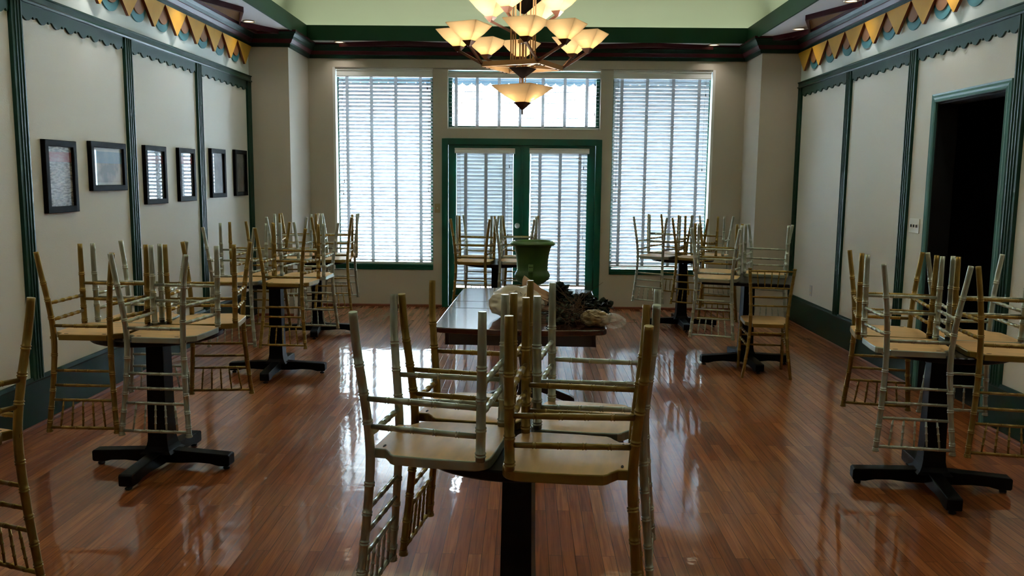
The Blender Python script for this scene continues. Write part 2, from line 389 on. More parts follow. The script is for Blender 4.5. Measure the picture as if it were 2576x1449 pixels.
for nm, x, s, y0, y1, lb in (('baseboard_left', XL, 1, YF, YPL, 'tall dark green baseboard of the left wall'), ('baseboard_right', XR, -1, YF, 5.47, 'tall dark green baseboard right of the doorway'), ('baseboard_right_far', XR, -1, 6.52, YPR, 'tall dark green baseboard between doorway and back corner')):
    o = baseboard(nm, x, s, y0, y1, lb)
    o.name = 'trim_shoe'; struct(o, 'wooden shoe moulding along the floor at the '+nm.replace('_', ' '))
shoe('baseboard_back', XPL, YB, -1.04, YB, 'brown wooden moulding at the foot of the back wall, left part')
shoe('baseboard_back', .92, YB, XPR, YB, 'brown wooden moulding at the foot of the back wall, right part')
shoe('baseboard_back', XL, YPL, XPL, YPL, 'brown wooden moulding at the foot of the left wall projection')
shoe('baseboard_back', XPR, YPR, XR, YPR, 'brown wooden moulding at the foot of the right wall projection')

# ------------------------------------------------------------------ pennants and scallops of the frieze
M_yel = mat('pennant_yellow', (214, 158, 42), .5, vary=.08, vscale=6); M_yel_e = mat('pennant_edge_rust', (128, 62, 22), .5)
M_teal = mat('scallop_teal', (70, 132, 140), .5, vary=.08, vscale=6); M_tan = mat('scallop_tan', (150, 100, 58), .5, vary=.1, vscale=6)
def frieze(side, x, s, tips, pitch):
    for i, y in enumerate(tips):
        h = pitch/2-.004
        mb = MB().prism([(y-h, 3.031), (y+h, 3.031), (y+.008, 2.812), (y-.008, 2.812)], lambda a, b, t: (x+s*(.026+.022*t), a, b), 0, 1)
        tag(mb.build('pennant_board', [M_yel, M_yel_e]), 'yellow triangular pennant board on the %s frieze, %s from the back corner' % (side, ORD[i]), 'pennant', 'yellow pennants on the %s frieze' % side)
        yc = y-pitch/2
        def U(r, zb, x0, x1, m, nm, par):
            pts = [(yc-r, 3.031)]+[(yc-r*math.cos(PI*q/16), zb+r-r*math.sin(PI*q/16)) for q in range(17)]+[(yc+r, 3.031)]
            return MB().prism(pts, lambda a, b, t: (x+s*(x0+(x1-x0)*t), a, b)).build(nm, m, par)
        o = U(.155, 2.806, 0, .012, M_teal, 'scallop_board', None)
        tag(o, 'teal rounded scallop board on the %s frieze, %s from the back corner' % (side, ORD[i]), 'scallop', 'teal scallops on the %s frieze' % side)
        U(.112, 2.868, .012, .024, M_tan, 'inner_scallop', o)
frieze('left', XL, 1, [9.29-.4475*i for i in range(10)], .4475)
frieze('right', XR, -1, [9.485-.4645*i for i in range(10)], .4645)

# ------------------------------------------------------------------ doorway casing, plates
pc = [(0, 0), (0, .016), (.008, .022), (.02, .016), (.034, .02), (.05, .014), (.062, .018), (.062, 0)]
def casing():
    e = empty('trim_14', (XR, 6.0, 0)); struct(e, 'green moulded casing with painted-in bluish reflection around the dark doorway')
    MB().prism(pc, lambda a, b, t: (-b, DY0-a-6.0, (DZ+a)*t)).build('side_casing', M_casing, e)
    MB().prism(pc, lambda a, b, t: (-b, DY1+a-6.0, (DZ+a)*t)).build('side_casing', M_casing, e)
    MB().prism(pc, lambda a, b, t: (-b, (DY0-a)*(1-t)+(DY1+a)*t-6.0, DZ+a)).build('head_casing', M_casing, e)
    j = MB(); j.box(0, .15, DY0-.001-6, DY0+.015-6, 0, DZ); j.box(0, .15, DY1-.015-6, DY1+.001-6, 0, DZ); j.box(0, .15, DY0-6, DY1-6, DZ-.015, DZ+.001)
    j.build('jamb', M_void, e)
casing()
e = empty('light_switch', (XR, 6.695, 1.263)); tag(e, 'ivory triple switch plate on the wall left of the dark doorway', 'light switch')
MB().box(-.007, 0, -.085, .085, -.058, .058).build('plate', M_plate, e, .003)
for k in (-1, 0, 1): MB().box(-.014, -.006, k*.046-.006, k*.046+.006, -.012, .010).build('toggle', M_dark, e, .002)
e = empty('wall_outlet', (XR, 9.0, .442)); tag(e, 'small white outlet plate low on the right wall near the back corner', 'outlet')
MB().box(-.006, 0, -.036, .036, -.057, .057).build('plate', mat('outlet_white', (200, 198, 196), .4), e, .002)
MB().box(-.008, -.005, -.018, .018, .012, .036).box(-.008, -.005, -.018, .018, -.036, -.012).build('socket', M_plate, e)
e = empty('light_switch', (-1.095, YB, 1.235)); tag(e, 'beige switch plate between the left window and the glass doors', 'light switch')
MB().box(-.034, .034, -.006, 0, -.057, .057).build('plate', mat('plate_beige', (176, 152, 112), .4), e, .002)
MB().box(-.006, .006, -.012, -.005, -.012, .012).build('toggle', M_plate, e, .001)

# ------------------------------------------------------------------ windows, blinds, doors
def window(idx, x0, x1, z0, z1, label, m):
    e = empty('window_%d' % idx, ((x0+x1)/2, YB+.13, z0)); struct(e, label)
    w_ = (x1-x0)/2; h = z1-z0; fr = MB(); b = .045
    fr.box(-w_, -w_+b, 0, .05, 0, h); fr.box(w_-b, w_, 0, .05, 0, h); fr.box(-w_+b, w_-b, 0, .05, 0, b); fr.box(-w_+b, w_-b, 0, .05, h-b, h)
    fr.build('window_frame', m, e); MB().box(-w_+b, w_-b, .02, .026, b, h-b).build('pane', M_glass, e)
    return e
window(1, WX0, -1.15, .5, WZT, 'tall window left of the glass doors', M_door)
window(2, -.97, .89, 2.205, WZT, 'transom window above the glass doors', M_door)
window(3, 1.04, WX1, .47, WZT, 'tall window right of the glass doors', M_door)
for nm, x0, x1, z in (('left', WX0, -1.15, .5), ('right', 1.04, WX1, .47)):
    sb = MB().box(x0, x1, YB-.02, YB+.13, z, z+.035).box(x0+.0, x1, YB-.012, YB, z-.035, z)
    struct(sb.build('trim_15' if nm == 'left' else 'trim_16', M_door, None, .004), 'dark green sill of the %s window' % nm)
# white drywall reveal strip
rv = MB(); rv.box(WX0, WX0+.03, YB+.001, YB+.13, .5, WZT).box(WX1-.03, WX1, YB+.001, YB+.13, .47, WZT).box(WX0, WX1, YB+.031, YB+.13, WZT-.02, WZT)
struct(rv.build('trim_17', mat('reveal_white', (226, 224, 218), .7)), 'white painted reveal around the window group')

def blind(label, x0, x1, z0, z1, y, tilt, tapes, pitch=.045, val=.085, sag=0, flare=False, tassels=()):
    """slats tilt with the room-side edge raised; tilt in radians; tapes: fractions of the width"""
    e = empty('window_blind', ((x0+x1)/2, y, z0)); tag(e, label, 'window blind', 'white slatted blinds of the back wall')
    w_ = (x1-x0)/2; H = z1-z0
    vb = MB()
    fl = .012 if flare else 0
    vb.prism([(-.045, H-val), (-.052, H-val+.01), (-.048, H-.02), (-.06, H-.008), (-.06, H), (.0, H), (.0, H-val)], lambda a, b, t: ((-w_-fl)*(1-t)+(w_+fl)*t, a, b))
    vb.build('valance', M_white, e)
    MB().box(-w_+.004, w_-.004, -.026, .026, 0, .022).build('bottom_rail', M_white, e, .004)
    sl = MB(); n = int((H-val-.03)/pitch)+1; hw = .025
    ct, st = math.cos(tilt), math.sin(tilt)
    for i in range(n):
        z = .045+i*pitch
        if z > H-val+.02: break
        jt = tilt+random.uniform(-.035, .035); c_, s_ = math.cos(jt), math.sin(jt); cs = []
        for u, k in ((-1, 0), (-.5, .0022), (0, .003), (.5, .0022), (1, 0)):
            cs.append((u*hw*c_+k*s_, -u*hw*s_+k*c_))
        up = cs; dn = [(a-0.0014*s_, b-0.0014*c_) for a, b in cs][::-1]
        sl.prism([(a, b+z) for a, b in up+dn], lambda a, b, t: ((-w_+.008)*(1-t)+(w_-.008)*t, a, b))
    sl.build('slats', M_slat, e)
    for q in tapes:
        xx = -w_+2*w_*q
        for yy in (-.0285, .0265):
            MB().box(xx-.018, xx+.018, yy, yy+.0015, .02, H-val+.01).build('ladder_tape', M_tape, e)
    for q, zq in tassels:
        xx = -w_+2*w_*q
        c = MB(); c.tube([(xx, -.036, H-val+.01), (xx+.002, -.036, zq*H+.04)], .0012, 6).lathe([(0, .04), (.004, .036), (.006, .004), (0, 0)], 8, (xx+.002, -.036, zq*H))
        c.build('pull_cord', M_dark, e)
    return e
blind('open white slatted blind in the tall window left of the doors', WX0+.045, -1.155, .535, 2.905, YB+.075, .56, (.10, .355, .61, .87), tassels=((.06, .42), (.94, .9), (.05, .36), (.95, .38)))
blind('fully open white blind in the transom window above the doors', -.965, .885, 2.21, 2.89, YB+.085, .05, (.05, .19, .335, .475, .625, .77, .915), val=.07, tassels=((.03, .25), (.965, .75), (.965, .25)))
blind('nearly closed white slatted blind in the tall window right of the doors', 1.045, WX1-.045, .525, 2.905, YB+.075, .92, (.09, .35, .62, .885), tassels=((.05, .42), (.95, .88), (.045, .34), (.94, .5)))
# door frame (jambs and head) and the two glazed leaves
DFX0, DFX1, DFZ = -1.04, .92, 2.087
fr = MB()
fr.box(DFX0, DFX0+.075, YB-.022, YB+.14, 0, DFZ); fr.box(DFX1-.075, DFX1, YB-.022, YB+.14, 0, DFZ); fr.box(DFX0+.075, DFX1-.075, YB-.022, YB+.14, DFZ-.075, DFZ)
fr.box(DFX0+.075, DFX1-.075, YB, YB+.14, 0, .018)
struct(fr.build('trim_18', M_door, None, .004), 'dark green frame around the double glass doors')
def door(idx, x0, x1, label):
    e = empty('door_%d' % idx, (x0, YB+.03, .018)); struct(e, label)
    W_ = x1-x0; H = DFZ-.075-.018; st = .098; t0, t1 = 0, .045
    mb = MB(); mb.box(0, st, t0, t1, 0, H); mb.box(W_-st, W_, t0, t1, 0, H); mb.box(st, W_-st, t0, t1, 0, .225); mb.box(st, W_-st, t0, t1, H-.105, H)
    mb.build('door_frame', M_door, e, .003)
    MB().box(st, W_-st, .02, .026, .225, H-.105).build('pane', M_glass, e)
    return e
XM = -.06
struct(MB().box(-.075, -.045, YB+.018, YB+.03, .02, DFZ-.074).build('trim_19', M_door, None, .002), 'green strip covering the joint of the double doors')
d1 = door(1, DFX0+.077, XM-.002, 'left glazed green door with a nearly closed blind')
d2 = door(2, XM+.002, DFX1-.077, 'right glazed green door with a brighter blind')
kb = MB(); kx = XM-.002-(DFX0+.077)-.045
o = MB().lathe([(0, -.05), (.016, -.048), (.022, -.03), (.012, -.026), (.012, -.012), (.033, -.010), (.033, 0), (0, 0)], 24).build('door_knob', M_chrome, d1)
o.rotation_euler = (-PI/2, 0, 0); o.location = (kx, 0, 1.01)
blind('nearly closed white blind on the left glass door', -.868, -.155, .275, 1.972, YB+.012, 1.22, (.17, .52, .83), val=.062, flare=True, tassels=((.075, .45), (.92, .86), (.9, .36)))
blind('nearly closed brighter white blind on the right glass door', .045, .752, .275, 1.977, YB+.012, 1.02, (.17, .52, .86), val=.062, flare=True, tassels=((.92, .85), (.93, .35)))

# ------------------------------------------------------------------ outside
M_pave = mat('street_paving', (214, 224, 234), .9, vary=.1, vscale=.6)
struct(MB().box(-40, 40, YB+.2, 60, -.22, -.12).build('ground_street', M_pave), 'pale paving outside the windows')
M_fac = mat('facade_white', (236, 238, 240), .9)
fc = MB().box(-22, 22, 27, 30, -.12, 6.5)
for k in range(9): fc.box(-20+k*5, -17.4+k*5, 26.9, 27.0, 1.2, 3.6, 1)
struct(fc.build('building_facade', [M_fac, mat('facade_glass', (150, 170, 185), .2)]), 'white building across the street, mostly bleached out')
M_awn = mat('awning_blue', (66, 88, 104), .8)
aw = empty('porch_awning', (0, YB+1.3, 2.9)); tag(aw, 'blue grey scalloped awning outside above the transom window', 'awning')
mb = MB().add([(-2.8, 0, .1), (2.8, 0, .1), (2.8, -1.08, .62), (-2.8, -1.08, .62), (-2.8, 0, .13), (2.8, 0, .13), (2.8, -1.08, .65), (-2.8, -1.08, .65)], [(0, 1, 2, 3), (7, 6, 5, 4), (0, 4, 5, 1), (1, 5, 6, 2), (2, 6, 7, 3), (3, 7, 4, 0)])
mb.build('awning_canopy', M_awn, aw)
pts = [(-2.8, .13)]
for i in range(44):
    a = -2.8+i*5.6/44
    for q in range(6): pts.append((a+5.6/44*q/5, -.0-.04*math.sin(PI*q/5)))
pts.append((2.8, .13))
MB().prism(pts, lambda a, b, t: (a, .012*t, b)).build('awning_valance', M_awn, aw)
MB().box(-2.8, 2.8, -.5, -.44, .10, .16).build('awning_bar', mat('awning_bar_blue', (60, 104, 140), .6), aw)

# ------------------------------------------------------------------ framed pictures on the left wall
M_frame = mat('picture_frame_black', (14, 12, 11), .6, vary=.3, vscale=20, spec=.06)
def print_mat(name, base, ink, kind):
    m = bpy.data.materials.new(name); m.use_nodes = True; nt = m.node_tree; N = nt.nodes.new; L = nt.links.new; b = nt.nodes['Principled BSDF']
    b.inputs['Roughness'].default_value = .5; b.inputs['Coat Weight'].default_value = 1; b.inputs['Coat Roughness'].default_value = .015; b.inputs['Coat IOR'].default_value = 1.7
    tc = N('ShaderNodeTexCoord'); src = tc.outputs['Object']
    n = N('ShaderNodeTexNoise'); n.inputs['Detail'].default_value = 4
    mp = N('ShaderNodeMapping'); L(src, mp.inputs[0]); L(mp.outputs[0], n.inputs['Vector'])
    if kind == 'text': mp.inputs['Scale'].default_value = (1, 14, 60); n.inputs['Scale'].default_value = 1.4
    else: mp.inputs['Scale'].default_value = (1, 9, 9); n.inputs['Scale'].default_value = 1
    r = N('ShaderNodeValToRGB'); r.color_ramp.elements[0].position = .42; r.color_ramp.elements[1].position = .58
    r.color_ramp.elements[0].color = lin(ink)+(1,); r.color_ramp.elements[1].color = lin(base)+(1,)
    L(n.outputs[0], r.inputs[0])
    sp = N('ShaderNodeSeparateXYZ'); L(src, sp.inputs[0])
    last = r.outputs[0]
    def band(lo, hi, col, prev):
        g = N('ShaderNodeMath'); g.operation = 'GREATER_THAN'; g.inputs[1].default_value = lo; L(sp.outputs[2], g.inputs[0])
        l = N('ShaderNodeMath'); l.operation = 'LESS_THAN'; l.inputs[1].default_value = hi; L(sp.outputs[2], l.inputs[0])
        mu = N('ShaderNodeMath'); mu.operation = 'MULTIPLY'; L(g.outputs[0], mu.inputs[0]); L(l.outputs[0], mu.inputs[1])
        ml = N('ShaderNodeMath'); ml.operation = 'MULTIPLY'; ml.inputs[1].default_value = .75; L(mu.outputs[0], ml.inputs[0])
        mx = N('ShaderNodeMix'); mx.data_type = 'RGBA'; L(ml.outputs[0], mx.inputs[0]); L(prev, mx.inputs[6]); mx.inputs[7].default_value = lin(col)+(1,)
        return mx.outputs[2]
    if kind == 'text': last = band(.335, .40, (150, 60, 58), last)
    if kind == 'photo': last = band(.20, .285, (96, 134, 164), last); last = band(.285, .32, (210, 214, 214), last); last = band(0, .06, (190, 190, 184), last)
    L(last, b.inputs['Base Color'])
    return m
pics = [(5.385, 5.765, 1.344, 1.820, print_mat('print_newspaper', (190, 186, 180), (96, 92, 88), 'text'), 'black framed newspaper page on the left wall, nearest the viewer'),
        (5.960, 6.484, 1.481, 1.835, print_mat('print_postcard', (168, 160, 152), (112, 112, 112), 'photo'), 'wide black framed print with a blue band on the left wall'),
        (6.812, 7.214, 1.361, 1.841, print_mat('print_pale', (120, 124, 122), (70, 74, 74), 'text'), 'black framed picture mirroring the blinds, just right of the second post'),
        (7.478, 7.846, 1.369, 1.845, print_mat('print_pale_grey', (110, 116, 120), (64, 70, 74), 'text'), 'narrow framed picture mirroring the blinds, left of the third post'),
        (8.248, 8.645, 1.386, 1.868, print_mat('print_mauve', (84, 78, 80), (54, 54, 58), 'photo2'), 'black framed dark mauve picture right of the third post'),
        (8.928, 9.308, 1.392, 1.880, print_mat('print_dark', (58, 62, 58), (24, 28, 26), 'photo2'), 'black framed dark photograph nearest the back corner')]
for y0, y1, z0, z1, pm, lb in pics:
    e = empty('framed_picture', (XL, (y0+y1)/2, z0)); tag(e, lb, 'picture', 'framed pictures on the left wall')
    w_ = (y1-y0)/2; H = z1-z0; f = .042; d = .032
    mb = MB()
    for a in ([(-w_, 0), (w_, 0), (w_-f, f), (-w_+f, f)], [(w_, 0), (w_, H), (w_-f, H-f), (w_-f, f)], [(w_, H), (-w_, H), (-w_+f, H-f), (w_-f, H-f)], [(-w_, H), (-w_, 0), (-w_+f, f), (-w_+f, H-f)]):
        mb.prism(a, lambda p, q, t: (d*t, p, q))
    mb.build('frame', M_frame, e, .003)
    MB().box(.004, .014, -w_+f-.004, w_-f+.004, f-.004, H-f+.004).build('print', pm, e)

# ------------------------------------------------------------------ chairs
CH = dict(sh=.4604, wr=.1914, wf=.1796, yf=.1687, yr=-.2029, wt=.1734, yt=-.2088, th=.9244, zr=.0128)
def catmull(P, n=6):
    out = []
    for i in range(len(P)-1):
        p0 = P[max(i-1, 0)]; p1 = P[i]; p2 = P[i+1]; p3 = P[min(i+2, len(P)-1)]
        for k in range(n):
            t = k/n
            out.append(.5*((2*p1)+(-p0+p2)*t+(2*p0-5*p1+4*p2-p3)*t*t+(-p0+3*p1-3*p2+p3)*t**3))
    out.append(P[-1]); return out
def bamboo(mb, path, r, nodes, r0=None, r1=None, n=10, ring=1.17, dbl=.0045, hw=.0026):
    """path: fine polyline; nodes: arc positions of the ring pairs; radius r tapering to r0 / r1 at the ends"""
    P = [Vector(p) for p in path]; s = [0]
    for i in range(1, len(P)): s.append(s[-1]+(P[i]-P[i-1]).length)
    Ltot = s[-1]
    def at(q):
        q = min(max(q, 0), Ltot)
        for i in range(1, len(P)):
            if s[i] >= q:
                t = (q-s[i-1])/max(1e-9, s[i]-s[i-1]); return P[i-1].lerp(P[i], t)
        return P[-1]
    def rad(q):
        a = r0 if r0 is not None else r; b = r1 if r1 is not None else r; h = q/Ltot
        return a+(r-a)*min(1, h*2) if h < .5 else r+(b-r)*min(1, (h-.5)*2)
    st = [(q, 1) for q in s]
    ns = []
    for nd in nodes:
        for c in ((nd-dbl, nd+dbl) if dbl else (nd,)):
            ns += [(c-hw-.0006, 1), (c-hw*.5, ring), (c+hw*.5, ring), (c+hw+.0006, 1)]
    st = [x for x in st if all(abs(x[0]-nd) > dbl+hw+.003 for nd in nodes)]+ns
    st = sorted(x for x in st if -1e-6 <= x[0] <= Ltot+1e-6)
    mb.tube([at(q) for q, _ in st], [rad(q)*k for q, k in st], n)
def V3(*a): return Vector(a)
def make_chair(M):
    e = empty('ballroom_chair', (0, 0, 0))
    c = CH; sh = c['sh']
    # seat: shield outline with the notched tongue between the back posts
    hw, yb = .186, -.168
    o2 = [(-.125, yb-.004)]
    o2 += [(.125, yb-.004), (.128, yb+.035), (.150, yb+.052), (.168, yb+.062), (.178, yb+.075)]
    o2 += [(hw-.002, -.02), (hw, .10)]
    for q in range(7):
        t = PI/2*q/6; o2.append((hw-.055+.055*math.cos(t), .135+.055*math.sin(t)))
    o2 += [(.06, .194), (-.06, .194)]
    for q in range(7):
        t = PI/2+PI/2*q/6; o2.append((-hw+.055+.055*math.cos(t), .135+.055*math.sin(t)))
    o2 += [(-hw, .10), (-hw+.002, -.02), (-.178, yb+.075), (-.168, yb+.062), (-.150, yb+.052), (-.128, yb+.035)]
    mb = MB(); n = len(o2); z0, z1 = sh-.030, sh
    v = [(a, b, z0) for a, b in o2]+[(a, b, z1) for a, b in o2]
    mb.add(v, [list(range(n))[::-1]], 1); mb.add(v, [list(range(n, 2*n))], 1)
    mb.add(v, [(i, (i+1) % n, n+(i+1) % n, n+i) for i in range(n)], 0)
    seat = mb.build('seat', [M, M_seatunder], e, .004)
    sl = MB()
    for sx in (-1, 1): sl.prism([(sx*.098+.012*math.cos(2*PI*k/12), yb+.024+.004*math.sin(2*PI*k/12)) for k in range(12)], lambda a, b, t: (a, b, z0-.0008*t))
    sl.build('screw_slot', M_dark, seat)
    def post_path(sx):
        return catmull([V3(sx*c['wr'], c['yr'], c['zr']), V3(sx*.1755, -.199, .12), V3(sx*.158, -.187, .25), V3(sx*.1475, -.176, .37), V3(sx*.1445, -.173, sh), V3(sx*.1465, -.178, .56), V3(sx*.155, -.189, .70), V3(sx*.1655, -.201, .82), V3(sx*c['wt'], c['yt'], .905)], 6)
    PP = {sx: post_path(sx) for sx in (-1, 1)}
    def on_post(sx, z):
        P = PP[sx]
        for i in range(1, len(P)):
            if P[i].z >= z:
                t = (z-P[i-1].z)/(P[i].z-P[i-1].z); return P[i-1].lerp(P[i], t)
        return P[-1]
    for sx in (-1, 1):
        mb = MB()
        bamboo(mb, PP[sx], .0142, [.158, .245, .335, .525, .615, .705, .795, .865], r0=.0125, r1=.0125, n=12)
        top = PP[sx][-1]
        mb.lathe([(.0125, 0), (.015, .003), (.012, .007), (.0165, .012), (.0155, .018), (.008, .0195), (0, .0195)], 12, top)
        q = on_post(sx, sh-.014)
        mb.lathe([(.006, -.006), (.006, .006)], 6, (q.x+sx*.0145, q.y, q.z), smooth=False)
        mb.build('back_post', M, e)
        mb = MB()
        P = [V3(sx*c['wf'], c['yf'], 0), V3(sx*(c['wf']-.0012), c['yf']-.001, .15), V3(sx*(c['wf']-.0035), c['yf']-.003, .30), V3(sx*(c['wf']-.006), c['yf']-.005, sh-.028)]
        bamboo(mb, catmull(P, 4), .0142, [.162, .25, .338, .413], r0=.0122, n=12)
        mb.build('leg', M, e)
    def fl(sx, z): return V3(sx*(c['wf']-.013*z), c['yf']-.011*z, z)
    def rung(nm, a, b, r=.0092, k=4, **kw):
        mb = MB(); L = (b-a).length
        bamboo(mb, [a, a.lerp(b, .5), b], r, [L*(i+1)/(k+1) for i in range(k)], r0=r*.86, r1=r*.86, n=10, dbl=.0042, hw=0.0014, **kw)
        mb.build(nm, M, e)
    for sx in (-1, 1):
        for zr_, zf in ((.272, .277), (.357, .360)): rung('stretcher', on_post(sx, zr_), fl(sx, zf))
    for z in (.212, .297): rung('stretcher', fl(-1, z), fl(1, z))
    rung('stretcher', on_post(-1, .385), on_post(1, .385))
    for z in (.612, .686, .760): rung('back_rail', on_post(-1, z), on_post(1, z), .0078, 4)
    rung('top_rail', on_post(-1, .899), on_post(1, .899), .0086, 4)
    for k in range(5):
        t = (k+1)/6
        a = on_post(-1, .760).lerp(on_post(1, .760), t*.92+.04); b = on_post(-1, .899).lerp(on_post(1, .899), t)
        mb = MB(); bamboo(mb, [a, a.lerp(b, .5), b], .0052, [.032, .066, .10], r0=.0042, r1=.0042, n=8, dbl=0, hw=.003, ring=1.35)
        mb.build('spindle', M, e)
    return e
PROTO = {'gold': make_chair(M_gold), 'silver': make_chair(M_silver)}
USED = set()
TAB = {'F': 'the nearest table', 'L': 'the near left table', 'M': 'the second left table', 'B': 'the back left table', 'U': 'the table before the glass doors', 'S': 'the mid right table', 'T': 'the back right table', 'R': 'the near right table'}
CHAIRS = [('F', 'silver', -.257, 2.493, -98.6, 'front left'), ('F', 'gold', -.175, 2.878, -98.8, 'back left'), ('F', 'gold', .148, 2.380, 82.7, 'front right'), ('F', 'silver', .235, 2.765, 80.6, 'back right'),
 ('L', 'silver', -1.820, 4.226, -3.5, 'front right'), ('L', 'gold', -2.214, 4.271, -1.4, 'front left'), ('L', 'gold', -1.779, 4.649, 186.9, 'back right'), ('L', 'silver', -2.172, 4.665, 182.4, 'back left'),
 ('R', 'silver', 1.913, 4.136, -9.2, 'front left'), ('R', 'gold', 1.979, 4.535, 166.7, 'back left'), ('R', 'gold', 2.326, 4.050, -12.3, 'front right'), ('R', 'silver', 2.388, 4.440, 171.2, 'back right'),
 ('M', 'silver', -2.238, 6.455, 2.3, 'front left'), ('M', 'gold', -1.823, 6.428, -2.6, 'front right'), ('M', 'gold', -2.217, 6.934, 176.8, 'back left'), ('M', 'silver', -1.796, 6.897, 176.2, 'back right'),
 ('B', 'silver', -2.328, 8.250, 6.8, 'front left'), ('B', 'gold', -1.915, 8.310, 9.0, 'front right'), ('B', 'gold', -2.372, 8.730, 192., 'back left'), ('B', 'silver', -1.955, 8.790, 190., 'back right'),
 ('U', 'gold', -.510, 8.240, -7.0, 'front left'), ('U', 'silver', -.089, 8.301, -5.0, 'front right'), ('U', 'silver', -.503, 8.684, 172.3, 'back left'), ('U', 'gold', -.066, 8.740, 178.2, 'back right'),
 ('S', 'silver', 1.611, 7.047, -18.3, 'front left'), ('S', 'gold', 1.728, 7.560, 160.5, 'back left'), ('S', 'silver', 2.152, 7.470, 159.7, 'back right'),
 ('T', 'silver', 1.425, 9.067, -33.4, 'front left'), ('T', 'gold', 1.805, 8.921, -30.1, 'front right'), ('T', 'gold', 1.615, 9.470, 147.0, 'back left'), ('T', 'silver', 2.049, 9.286, 153.6, 'back right')]
def place_chair(color, loc, rot, label, group):
    if color not in USED: o = PROTO[color]; USED.add(color)
    else: o = copy_tree(PROTO[color])
    o.location = loc; o.rotation_euler = rot
    tag(o, label, 'chair', group); return o
GAP = .0012
for t, colr, x, y, a, pos in CHAIRS:
    place_chair(colr, (x, y, TT+GAP+CH['sh']), (0, PI, math.radians(a)), '%s bamboo-style chair upside down on %s, %s of %s' % (colr, TAB[t], pos, 'three' if t == 'S' else 'four'), 'upturned chairs on '+TAB[t])
place_chair('gold', (2.006, 6.936, -.0055), (math.radians(2.0), 0, math.radians(-7.2)), 'gold bamboo-style chair standing upright on the floor at the mid right table', 'upright chair')
# chair at the left picture edge, tilted slightly on a table mostly outside the picture
ex = place_chair('gold', (0, 0, 0), (0, 0, 0), 'gold bamboo-style chair upside down at the left edge of the picture', 'upturned chair at the left edge')
ex.matrix_world = Matrix.Translation((-1.794, 2.431, TT)) @ Matrix.Rotation(2.723, 4, 'Z') @ Matrix.Rotation(.043, 4, 'Y') @ Matrix.Rotation(.055, 4, 'X') @ Matrix.Translation((0, 0, CH['sh'])) @ Matrix.Rotation(PI, 4, 'Y')

# ------------------------------------------------------------------ pedestal tables
def pedestal_table(x, y, yaw, label, square=0, r=.335, h=TT, base_yaw=None):
    e = empty('pedestal_table', (x, y, 0), (0, 0, math.radians(yaw))); tag(e, label, 'table', 'black pedestal tables')
    th = .034; mb = MB()
    if square:
        s_ = square; mb.box(-s_, s_, -s_, s_, h-th, h); mb.build('tabletop', M_top_dark, e, .008)
    else:
        mb.lathe([(0, h-th), (r-.006, h-th), (r, h-th+.006), (r, h-.006), (r-.006, h), (0, h)], 64, smooth=False); mb.build('tabletop', M_top_dark, e)
    by = math.radians((base_yaw if base_yaw is not None else yaw)-yaw)
    cb = MB(); sec = [(.056, .07), (.056, .10), (.052, .14), (.050, .20), (.048, .40), (.046, h-th-.02)]
    sec = [(.088, .092), (.072, .105), (.061, .128), (.055, .16), (.052, .25), (.046, h-th-.016)]
    vs = []
    for a, z in sec: vs += [(-a, -a, z), (a, -a, z), (a, a, z), (-a, a, z)]
    fs = [(i*4+k, i*4+(k+1) % 4, i*4+4+(k+1) % 4, i*4+4+k) for i in range(len(sec)-1) for k in range(4)]+[(3, 2, 1, 0), tuple(len(vs)-4+k for k in range(4))]
    cb.add(vs, fs); cb.box(-.2, .2, -.03, .03, h-th-.018, h-th-.0005); cb.box(-.03, .03, -.2, .2, h-th-.018, h-th-.0005)
    o = cb.build('column', M_black_wood, e); o.rotation_euler = (0, 0, by)
    for k in range(4):
        mb = MB(); pr = [(.0, .105), (.06, .104), (.385, .086), (.392, .078), (.392, .030), (.385, .022), (.33, .022), (.28, .034), (.2, .038), (.12, .032), (.0, .03)]
        mb.prism(pr, lambda a, b, t: (a, -.036+.072*t, b))
        o = mb.build('base_arm', M_black_wood, e, .004); o.rotation_euler = (0, 0, by+k*PI/2)
        g = MB().lathe([(.016, 0), (.018, .003), (.018, .01), (.008, .012), (.008, .024)], 12, (.36, 0, 0)); g.build('glide', M_dark, o)
    return e
pedestal_table(-.012, 2.63, -8, 'black pedestal table in the centre nearest the viewer', base_yaw=-8)
pedestal_table(-1.99, 4.445, -4, 'black pedestal table near the left wall below the wide print')
pedestal_table(-2.02, 6.71, 1, 'second black pedestal table along the left wall')
pedestal_table(-2.14, 8.52, 8, 'black pedestal table in the back left corner by the wall projection')
pedestal_table(-.29, 8.49, -6, 'black pedestal table in front of the glass doors')
pedestal_table(1.94, 7.27, -19, 'black square pedestal table with an upright chair drawn up', square=.355, base_yaw=4)
pedestal_table(1.725, 9.185, -32, 'black pedestal table in front of the right window', base_yaw=0)
pedestal_table(2.15, 4.30, -9, 'black pedestal table near the dark doorway at the right')
pedestal_table(-1.98, 2.21, 0, 'black pedestal table just outside the left picture edge', h=TT-.014)

